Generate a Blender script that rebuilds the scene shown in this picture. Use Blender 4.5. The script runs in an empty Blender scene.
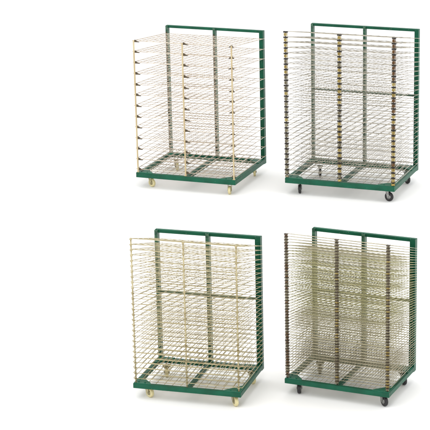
import bpy, bmesh, math, random
from mathutils import Vector, Matrix
random.seed(7)
SC = bpy.context.scene
COL = SC.collection
S = 0.8                                   # metres per layout unit

# ------------------------------------------------------------------ materials
def lin(c):
    return tuple(((v/255)/12.92 if v/255 <= .04045 else ((v/255+.055)/1.055)**2.4) for v in c)

def mat(name, rgb, rough=.5, metal=0., rgb2=None, nscale=30., bump=0., stretch=(1,1,1), spec=.5, coat=0., lo=.35, hi=.7, chips=0):
    m = bpy.data.materials.new(name); m.use_nodes = True
    nt = m.node_tree; b = nt.nodes['Principled BSDF']
    b.inputs['Roughness'].default_value = rough
    b.inputs['Metallic'].default_value = metal
    b.inputs['Specular IOR Level'].default_value = spec
    b.inputs['Coat Weight'].default_value = coat
    c1 = lin(rgb)+(1,); c2 = lin(rgb2 or rgb)+(1,)
    tc = nt.nodes.new('ShaderNodeTexCoord'); mp = nt.nodes.new('ShaderNodeMapping')
    mp.inputs['Scale'].default_value = stretch
    nz = nt.nodes.new('ShaderNodeTexNoise'); nz.inputs['Scale'].default_value = nscale; nz.inputs['Detail'].default_value = 5
    rp = nt.nodes.new('ShaderNodeValToRGB')
    rp.color_ramp.elements[0].position = lo; rp.color_ramp.elements[0].color = c1
    rp.color_ramp.elements[1].position = hi; rp.color_ramp.elements[1].color = c2
    nt.links.new(tc.outputs['Object'], mp.inputs['Vector']); nt.links.new(mp.outputs['Vector'], nz.inputs['Vector'])
    nt.links.new(nz.outputs['Fac'], rp.inputs['Fac']); nt.links.new(rp.outputs['Color'], b.inputs['Base Color'])
    if chips:
        n2 = nt.nodes.new('ShaderNodeTexNoise'); n2.inputs['Scale'].default_value = 55; n2.inputs['Detail'].default_value = 8; n2.inputs['Roughness'].default_value = .7
        nt.links.new(tc.outputs['Object'], n2.inputs['Vector'])
        r2 = nt.nodes.new('ShaderNodeValToRGB'); r2.color_ramp.elements[0].position = chips; r2.color_ramp.elements[1].position = chips+.03
        nt.links.new(n2.outputs['Fac'], r2.inputs['Fac'])
        mx = nt.nodes.new('ShaderNodeMix'); mx.data_type = 'RGBA'
        nt.links.new(r2.outputs['Color'], mx.inputs['Factor']); nt.links.new(rp.outputs['Color'], mx.inputs['A'])
        mx.inputs['B'].default_value = lin((118, 132, 116))+(1,)
        nt.links.new(mx.outputs['Result'], b.inputs['Base Color'])
        rr = nt.nodes.new('ShaderNodeMapRange'); rr.inputs['To Min'].default_value = rough-.1; rr.inputs['To Max'].default_value = rough+.2
        nt.links.new(nz.outputs['Fac'], rr.inputs['Value']); nt.links.new(rr.outputs['Result'], b.inputs['Roughness'])
    if bump:
        bp = nt.nodes.new('ShaderNodeBump'); bp.inputs['Strength'].default_value = bump; bp.inputs['Distance'].default_value = .001
        nt.links.new(nz.outputs['Fac'], bp.inputs['Height']); nt.links.new(bp.outputs['Normal'], b.inputs['Normal'])
    return m

M = dict(
    green=mat('green_enamel', (0, 74, 52), .36, rgb2=(3, 90, 65), nscale=9, spec=.28, bump=.15, chips=.64),
    green_top=mat('green_enamel_plate', (12, 92, 68), .42, rgb2=(32, 108, 84), nscale=14, spec=.35, bump=.2, chips=.62),
    channel=mat('dusty_green_channel', (8, 62, 45), .48, rgb2=(74, 116, 92), nscale=30, stretch=(1, 1, 1.4)),
    dark=mat('dark_slot_steel', (34, 30, 26), .5, .4, rgb2=(58, 50, 40)),
    clip=mat('dark_clip_steel', (66, 58, 48), .45, .5, rgb2=(104, 92, 74), nscale=40),
    cream=mat('cream_post', (176, 156, 116), .45, rgb2=(198, 184, 148), nscale=18, stretch=(1, 1, .3)),
    wireA=mat('pale_wire', (178, 162, 144), .36, .3, rgb2=(214, 204, 186), nscale=9),
    wireB=mat('grey_wire', (136, 130, 116), .34, .4, rgb2=(204, 196, 178), nscale=9),
    wireC=mat('khaki_zinc_wire', (158, 144, 104), .36, .3, rgb2=(204, 194, 158), nscale=9),
    wireD=mat('olive_zinc_wire', (160, 156, 112), .4, .25, rgb2=(192, 186, 144), nscale=7),
    wireF=mat('straw_zinc_wire', (166, 158, 126), .4, .25, rgb2=(196, 190, 160), nscale=7),
    wireE=mat('dull_steel_wire', (158, 150, 124), .4, .25, rgb2=(196, 188, 162), nscale=8),
    brass=mat('brass_spring', (160, 134, 62), .36, .4, rgb2=(206, 188, 120), nscale=20, stretch=(1, 1, .5)),
    bronze=mat('grey_bronze_spring', (116, 106, 84), .35, .5, rgb2=(176, 168, 138), nscale=22, stretch=(1, 1, .5)),
    brown=mat('brown_spring', (92, 62, 36), .35, .6, rgb2=(140, 104, 60), nscale=22, stretch=(1, 1, .5)),
    nylon=mat('cream_nylon_wheel', (206, 192, 138), .45, rgb2=(222, 212, 168), nscale=20),
    zinc=mat('yellow_zinc_fork', (136, 128, 98), .35, .6, rgb2=(184, 174, 136), nscale=30),
    steel=mat('zinc_steel', (120, 120, 118), .35, .8, rgb2=(168, 168, 164), nscale=30),
    rubber=mat('black_rubber', (26, 25, 27), .55, rgb2=(42, 40, 42), nscale=30),
    floor=mat('white_sweep', (246, 246, 246), .8, rgb2=(248, 248, 248), nscale=1, spec=.1),
)

# ------------------------------------------------------------------ mesh helpers
def box(bm, a, b):
    a = Vector(a); b = Vector(b); c = (a+b)/2; d = b-a
    r = bmesh.ops.create_cube(bm, size=1)
    bmesh.ops.transform(bm, matrix=Matrix.Translation(c) @ Matrix.Diagonal((abs(d.x), abs(d.y), abs(d.z), 1)), verts=r['verts'])
    return r['verts']

def tube(bm, pts, r, n=4, closed=False, mi=0):
    pts = [Vector(p) for p in pts]; rings = []
    N = len(pts); up = None
    for i, p in enumerate(pts):
        if closed: t = pts[(i+1) % N]-pts[i-1]
        else: t = pts[min(i+1, N-1)]-pts[max(i-1, 0)]
        t.normalize()
        if up is None: up = Vector((0, 0, 1)) if abs(t.z) < .8 else Vector((1, 0, 0))
        u = up-t*up.dot(t)
        if u.length < 1e-4: u = t.orthogonal()
        u.normalize(); up = u; v = t.cross(u)
        rings.append([bm.verts.new(p+(u*math.cos(2*math.pi*(k+.5)/n)+v*math.sin(2*math.pi*(k+.5)/n))*r) for k in range(n)])
    def br(A, B):
        for k in range(n):
            f = bm.faces.new((A[k], B[k], B[(k+1) % n], A[(k+1) % n])); f.material_index = mi; f.smooth = n > 4
    for A, B in zip(rings, rings[1:]): br(A, B)
    if closed: br(rings[-1], rings[0])
    else:
        f = bm.faces.new(rings[0]); f.material_index = mi
        f = bm.faces.new(rings[-1][::-1]); f.material_index = mi

def prism(bm, poly, z0, z1):
    lo = [bm.verts.new((x, y, z0)) for x, y in poly]; hi = [bm.verts.new((x, y, z1)) for x, y in poly]
    bm.faces.new(lo[::-1]); bm.faces.new(hi)
    for i in range(len(poly)):
        j = (i+1) % len(poly); bm.faces.new((lo[i], lo[j], hi[j], hi[i]))

def wheel_bm(bm, prof, n=28):
    """lathe about local X; prof = (x, radius)"""
    rings = [[bm.verts.new((x, r*math.cos(2*math.pi*k/n), r*math.sin(2*math.pi*k/n))) for k in range(n)] for x, r in prof]
    for A, B in zip(rings, rings[1:]):
        for k in range(n):
            f = bm.faces.new((A[k], A[(k+1) % n], B[(k+1) % n], B[k])); f.smooth = True
    bm.faces.new(rings[0][::-1]); bm.faces.new(rings[-1])

def obj(name, bm, m, parent=None, bevel=0, loc=None):
    bmesh.ops.recalc_face_normals(bm, faces=bm.faces)
    me = bpy.data.meshes.new(name); bm.to_mesh(me); bm.free()
    for x in (m if isinstance(m, (list, tuple)) else [m]): me.materials.append(x)
    o = bpy.data.objects.new(name, me); COL.objects.link(o)
    if parent: o.parent = parent
    if loc: o.location = loc
    if bevel:
        b = o.modifiers.new('bevel', 'BEVEL'); b.width = bevel; b.segments = 2; b.limit_method = 'ANGLE'
    return o

def copy_part(o, parent, loc=None, rot=None, scl=None):
    c = o.copy(); COL.objects.link(c); c.parent = parent
    if loc is not None: c.location = loc
    if rot is not None: c.rotation_euler = rot
    for ch in list(o.children): copy_part(ch, c)
    return c

# ------------------------------------------------------------------ one rack
def rack(px, py, yaw, W, D, ZT, ZF, label, nsh, wires, nlong, ncross, post, wheel, fork, hubm, cols,
         crossbar, swivel, wire_r=.0021):
    W *= S; D *= S; ZT *= S; ZF *= S
    root = bpy.data.objects.new('drying_rack', None); COL.objects.link(root)
    root.location = (px*S, py*S, 0); root.rotation_euler = (0, 0, math.radians(yaw))
    root['label'] = label; root['category'] = 'drying rack'; root['group'] = 'green wire drying racks on casters'
    Z0, Z1 = .105*W, .150*W                       # underside and top of the base frame
    t = .038*W                                    # tube width in plan
    hs = W/.88                                    # hardware scale of the larger racks
    ud = .050*hs**.5                                     # depth of an upright
    yb = D-ud                                     # rear of base frame
    # base frame ------------------------------------------------
    bm = bmesh.new()
    box(bm, (0, 0, Z0), (W, t, Z1))
    box(bm, (0, yb-t, Z0), (W, yb, Z1))
    box(bm, (0, t, Z0+.001), (t, yb-t, Z1-.001)); box(bm, (W-t, t, Z0+.001), (W, yb-t, Z1-.001))
    box(bm, (W/2-t*.45, t, Z0+.006), (W/2+t*.45, yb-t, Z1-.004))
    base = obj('base_frame', bm, M['green'], root, bevel=.003)
    g = .165*W
    for sx, sy in ((0, 0), (1, 0), (0, 1), (1, 1)):
        bm = bmesh.new()
        X = lambda a: a if sx == 0 else W-a
        Y = lambda a: a if sy == 0 else yb-a
        e = .004
        poly = [(X(e), Y(e)), (X(g), Y(e)), (X(g*.93), Y(t)), (X(t), Y(g*.93)), (X(e), Y(g))]
        if (sx+sy) % 2: poly = poly[::-1]
        prism(bm, poly, Z1+.0005, Z1+.0045)
        bh = bm
        for a, b_ in ((.25, .25), (.62, .2), (.2, .62)):     # bolt heads of the caster plate
            r = bmesh.ops.create_cone(bh, cap_ends=True, segments=6, radius1=.007, radius2=.006, depth=.006)
            bmesh.ops.translate(bh, verts=r['verts'], vec=(X(g*a), Y(g*b_), Z1+.007))
        obj('gusset', bm, M['green_top'], base)
    # wire grid lying in the base -------------------------------
    bm = bmesh.new(); zg = Z1-.012; rg = wire_r*1.05
    for i in range(1, nlong+1):
        x = t+(W-2*t)*i/(nlong+1)
        if abs(x-W/2) > t*.5: tube(bm, [(x, t, zg), (x, yb-t, zg)], rg)
    for j in range(1, 8):
        y = t+(yb-2*t)*j/8
        for a, b_ in ((t, W/2-t*.46), (W/2+t*.46, W-t)): tube(bm, [(a, y, zg-.004), (b_, y, zg-.004)], rg)
    obj('base_grid', bm, wires[0], root)
    # uprights --------------------------------------------------
    zb_lo = Z1+.035; zb_hi = ZT-.075*W            # hinge heights on the uprights
    zf_lo = Z1+.035; zf_hi = ZF-.006
    for k, (xa, xb, m) in enumerate(((0, .026, 'channel'), (W/2-.014, W/2+.014, 'channel'), (W-.046, W, 'green'))):
        bm = bmesh.new()
        zlo = Z0-.004
        # C-channel: web at the back, two flanges forward
        box(bm, (xa, D-.004, zlo), (xb, D, ZT)); box(bm, (xa, yb+.0005, zlo), (xa+.004, D-.004, ZT)); box(bm, (xb-.004, yb+.0005, zlo), (xb, D-.004, ZT))
        box(bm, (xa+.004, yb+.0005, zlo), (xb-.004, yb+.004, ZT))
        up = obj('upright', bm, M[m], root)
        bm = bmesh.new()                           # toothed hook strip: one tooth under each tray
        h = min(.009, .2*(zb_hi-zb_lo)/nsh); prof = [(yb-.0005, zb_lo-.03), (yb-.0025, zb_lo-.03)]
        for i in range(nsh):
            z = zb_lo+(zb_hi-zb_lo)*i/(nsh-1)
            prof += [(yb-.0025, z-h*1.4), (yb-.009, z-h), (yb-.009, z+h*.6), (yb-.0025, z+h)]
        prof += [(yb-.0025, zb_hi+.02), (yb-.0005, zb_hi+.02)]
        P = [bm.verts.new((xa+.006, y, z)) for y, z in prof]; Q = [bm.verts.new((xb-.006, y, z)) for y, z in prof]
        bm.faces.new(P); bm.faces.new(Q[::-1])
        for i in range(len(P)):
            j = (i+1) % len(P); bm.faces.new((P[i], P[j], Q[j], Q[i]))
        obj('hook_strip', bm, M['clip' if post == 'clip' else 'channel'] if k < 2 else M['green'], up)
    bm = bmesh.new()
    box(bm, (.001, yb+.016, ZT-.026), (W-.001, D-.005, ZT+.003))
    obj('top_bar', bm, M['green'], root, bevel=.003)
    if crossbar:
        z = Z0+(ZT-Z0)*crossbar; bm = bmesh.new()
        box(bm, (.026, D-.016, z-.012), (W/2-.014, D-.005, z+.008)); box(bm, (W/2+.014, D-.016, z-.012), (W-.046, D-.005, z+.008))
        obj('cross_bar', bm, M['channel'], root)
    # trays -----------------------------------------------------
    yf = .030; yh = yb-.004; L = yh-yf
    def tray(mats):
        bm = bmesh.new(); r = wire_r*1.25
        # origin at the hinge line (y = yh); tray runs forward to -L
        a, b_ = -.004, W+.004; sag = random.uniform(.001, .005)
        tube(bm, [(a, ud*.75, 0), (a, -L, 0)], r); tube(bm, [(b_, ud*.75, 0), (b_, -L, 0)], r)
        tube(bm, [(a, -L, 0), (b_, -L, 0)], r); tube(bm, [(a, -.012, 0), (b_, -.012, 0)], r)
        for i in range(1, nlong+1):
            x = W*i/(nlong+1); s = random.uniform(-.003, .003); q = 4*x*(W-x)/W/W*sag
            tube(bm, [(x, -.012, wire_r), (x+s, -L*.5, wire_r-q-random.uniform(0, .002)), (x+s*.3, -L, wire_r-q*.3)], wire_r)
        for j in range(1, ncross+1):
            y = -L*j/(ncross+1); tube(bm, [(a, y, -wire_r), (W*.27, y+random.uniform(-.002, .002), -wire_r-sag*.7), (W*.5, y, -wire_r-sag), (W*.74, y, -wire_r-sag*.7), (b_, y, -wire_r)], wire_r)
        return obj('wire_shelf', bm, mats, root)
    protos = {}
    for i in range(nsh):
        f = i/(nsh-1)
        w = wires[1](f); zb = zb_lo+(zb_hi-zb_lo)*f; zf = zf_lo+(zf_hi-zf_lo)*f
        ang = -math.atan2(zf-zb, L)
        loc = (0, yh, zb); rot = (ang+math.radians(random.uniform(-.28, .28)), math.radians(random.uniform(-.16, .16)), 0)
        key = (w.name, random.randrange(3))
        if key not in protos:
            protos[key] = o = tray(w); o.location = loc; o.rotation_euler = rot
        else:
            o = protos[key].copy(); COL.objects.link(o); o.parent = root; o.location = loc; o.rotation_euler = rot
        if post == 'clip':
            for k, x in enumerate((.020, W/2, W-.020)):
                # folded wedge bracket that carries the tray on the post; in tray space
                bm = bmesh.new(); dz = random.uniform(-.002, .002); dl = random.uniform(.9, 1.12)
                for sgn in ((1,) if k < 2 else (1, -1)):
                    ln = .056 if k < 2 else .046 if sgn == -1 else .016
                    P = [(x+sgn*.004, .014+dz), (x+sgn*ln*.35, .008+dz), (x+sgn*ln*dl, -.013), (x+sgn*.004, -.013)]
                    A = [bm.verts.new((p, -L-.006, q)) for p, q in P]; B = [bm.verts.new((p, -L+.024*(1 if q < 0 else .3), q)) for p, q in P]
                    bm.faces.new(A); bm.faces.new(B[::-1])
                    for a in range(4): bm.faces.new((A[a], B[a], B[(a+1) % 4], A[(a+1) % 4]))
                obj('clip', bm, M['clip'], o)
    # front posts -----------------------------------------------
    for k, x in enumerate((.020, W/2, W-.020)):
        ym = .016; bm = bmesh.new(); ms = cols[k]
        if post == 'clip':
            box(bm, (x-.0062*hs, ym-.005, Z1+.006), (x+.0062*hs, ym+.004, ZF+.004))
            box(bm, (x-.014, ym-.011, Z1+.0045), (x+.014, ym+.010, Z1+.010))
            obj('front_post', bm, ms, root, bevel=.0015)
            continue
        if post == 'loop':
            tube(bm, [(x, ym, Z1+.005), (x, ym, ZF+.006)], .0058, 8)
            for i in range(nsh):
                z = zf_lo+(zf_hi-zf_lo)*i/(nsh-1)
                ring = [(x+.0095*math.cos(a), ym+.0095*math.sin(a), z+.002*math.sin(a)) for a in [2*math.pi*q/10 for q in range(10)]]
                tube(bm, ring, .0026, 5, closed=True)
                tube(bm, [(x, ym+.009, z), (x, yf+.002, z)], .0024, 5)
            obj('front_post', bm, ms, root)
            continue
        # column of coil springs, one between each two trays
        pitch = (zf_hi-zf_lo)/(nsh-1); turns = 4 if pitch > .03 else 2; R = .0135*hs if pitch > .03 else .0125
        tube(bm, [(x, ym, Z1+.004), (x, ym, ZF-.01)], .0042, 6, mi=2)
        zz = [Z1+.006+.5*(zf_lo-Z1-.006)]+[zf_lo+pitch*(i+.5) for i in range(nsh-1)]
        for i, zc in enumerate(zz):
            f = i/nsh; ln = pitch*.56 if i else (zf_lo-Z1)*.6
            n = turns*9; mi = 0 if random.random() > ms[3](f) else 1
            tube(bm, [(x+R*math.cos(2*math.pi*q/9), ym+R*math.sin(2*math.pi*q/9), zc-ln/2+ln*q/n) for q in range(n+1)], min(.0026, pitch*.08), 5, mi=mi)
            zt_ = zc+pitch*.5; h = pitch*.15       # tray bracket between springs
            if i < nsh-1 or True:
                w = R*random.uniform(1.05, 1.3)
                vs = box(bm, (x-w, ym-.010, zt_-h), (x+w, ym+.012, zt_+h*.6))
                for v in vs:
                    for fc in v.link_faces: fc.material_index = 2
        obj('spring_column', bm, [ms[0], ms[1], ms[2]], root)
    # casters ---------------------------------------------------
    for k, (x, y) in enumerate(((.11*W, .09*W), (.92*W, .07*W), (.11*W, yb-.09*W), (.92*W, yb-.07*W))):
        R = .040*(W/.88)**.5 if post != 'spring' else .043*(W/.88)**.5; wd = .013; cz = R
        bm = bmesh.new()
        ztop = Z0-.0005
        box(bm, (-.032, -.028, ztop-.004), (.032, .028, ztop))
        r = bmesh.ops.create_cone(bm, cap_ends=True, segments=20, radius1=.022, radius2=.024, depth=.012)
        bmesh.ops.translate(bm, verts=r['verts'], vec=(0, 0, ztop-.010))
        off = -.018
        for s in (-1, 1):                          # fork cheeks, raked back to the axle
            xs = s*(wd+.005); P = [(-.020, ztop-.014), (.020, ztop-.014), (off+.012, cz-.008), (off-.012, cz-.008)]
            A = [bm.verts.new((xs, a, b_)) for a, b_ in P]; B = [bm.verts.new((xs+s*.003, a, b_)) for a, b_ in P]
            bm.faces.new(A); bm.faces.new(B[::-1])
            for q in range(4): bm.faces.new((A[q], B[q], B[(q+1) % 4], A[(q+1) % 4]))
        box(bm, (-wd-.008, -.020, ztop-.018), (wd+.008, .020, ztop-.0135))
        cst = obj('caster', bm, fork, root, loc=(x, y, 0)); cst.rotation_euler = (0, 0, math.radians(swivel[k]))
        bm = bmesh.new(); c = R*.12
        wheel_bm(bm, [(-wd, R*.55), (-wd, R-c), (-wd+c*.6, R-c*.25), (-wd*.3, R), (wd*.3, R), (wd-c*.6, R-c*.25), (wd, R-c), (wd, R*.55)])
        w = obj('wheel', bm, wheel, cst, loc=(0, off, cz))
        bm = bmesh.new(); wheel_bm(bm, [(-wd-.0095, R*.2), (-wd-.0015, R*.22), (-wd-.001, R*.5), (wd+.001, R*.5), (wd+.0015, R*.22), (wd+.0095, R*.2)], 20)
        obj('hub', bm, hubm, cst, loc=(0, off, cz))
    return root

A = lambda n: (lambda f: M[n])
rack(-2.989, 24.046, -16.80, 1.462, 1.272, 2.062, 2.070,
     'green wheeled drying rack with few wide-spaced wire shelves, cream posts and dark clips',
     13, (M['wireA'], A('wireA')), 14, 6, 'clip', M['nylon'], M['zinc'], M['zinc'], [M['cream']]*3, 0, (70, 10, 40, 20), .0031)
rack(-0.917, 23.717, -17.23, 1.556, 1.229, 2.159, 2.260,
     'green drying rack with brass spring columns, black wheels and widely visible grey wire shelves',
     28, (M['wireB'], A('wireB')), 13, 4, 'spring', M['rubber'], M['steel'], M['steel'],
     [(M['brass'], M['bronze'], M['dark'], lambda f: 1.15-f*1.3), (M['brass'], M['bronze'], M['dark'], lambda f: .55-f*.6),
      (M['brass'], M['brown'], M['dark'], lambda f: f*.9)], .53, (12, 76, 20, 50), .0026)
rack(-2.140, 16.385, -13.27, 1.097, 0.815, 1.507, 1.641,
     'green drying rack with dense khaki wire shelves, thin plain posts and small cream wheels',
     27, (M['wireC'], A('wireC')), 11, 4, 'loop', M['nylon'], M['zinc'], M['zinc'], [M['wireC'], M['wireC'], M['wireC']], .53, (60, 40, 20, 40), .0022)
def w4(f):
    g = f+random.uniform(-.05, .05)
    return M['wireE'] if f > .95 or g < .22 else M['wireF'] if g < .48 or g > .86 else M['wireD']
rack(-0.664, 16.514, -20.69, 1.092, 0.805, 1.496, 1.658,
     'green drying rack with tightly packed olive-grey wire shelves, the densest stack, on black wheels',
     50, (M['wireE'], w4), 19, 7, 'spring', M['rubber'], M['steel'], M['steel'],
     [(M['bronze'], M['brown'], M['clip'], lambda f: .4), (M['bronze'], M['brass'], M['clip'], lambda f: .6-f*.5),
      (M['brass'], M['bronze'], M['clip'], lambda f: .2+f*.6)], .53, (15, 50, 20, 40), .0016)

# ------------------------------------------------------------------ floor
bm = bmesh.new()
vs = [bm.verts.new(p) for p in ((-90, -20, 0), (90, -20, 0), (90, 160, 0), (-90, 160, 0))]; bm.faces.new(vs)
fl = obj('floor', bm, M['floor']); fl['kind'] = 'structure'; fl['label'] = 'seamless white studio floor under the racks'

# ------------------------------------------------------------------ light
w = bpy.data.worlds.new('World'); SC.world = w; w.use_nodes = True
bg = w.node_tree.nodes['Background']; bg.inputs['Color'].default_value = (1, 1, 1, 1); bg.inputs['Strength'].default_value = 1.22
def area(name, loc, target, size, power):
    l = bpy.data.lights.new(name, 'AREA'); l.shape = 'SQUARE'; l.size = size; l.energy = power; l.color = (1, .985, .96)
    o = bpy.data.objects.new(name, l); COL.objects.link(o); o.location = loc
    o.rotation_euler = (Vector(target)-Vector(loc)).to_track_quat('-Z', 'Y').to_euler()
area('softbox_light', (-5*S, 11*S, 12*S), (-1.2*S, 19*S, .5), 8, 330)
area('overhead_light', (0, 21*S, 13*S), (-1.2*S, 20*S, 0), 10, 420)

# ------------------------------------------------------------------ camera
cam = bpy.data.cameras.new('camera'); co = bpy.data.objects.new('camera', cam); COL.objects.link(co)
co.location = (0, 0, 6.740*S); co.rotation_euler = (math.radians(90-16.775), 0, 0)
cam.sensor_width = 36; cam.lens = 1800/430*36
cam.shift_x = -(352-215)/430; cam.shift_y = (223-215)/430
cam.clip_start = .1; cam.clip_end = 500
SC.camera = co
SC.view_settings.view_transform = 'Standard'; SC.view_settings.look = 'None'
SC.view_settings.exposure = 0; SC.view_settings.gamma = 1
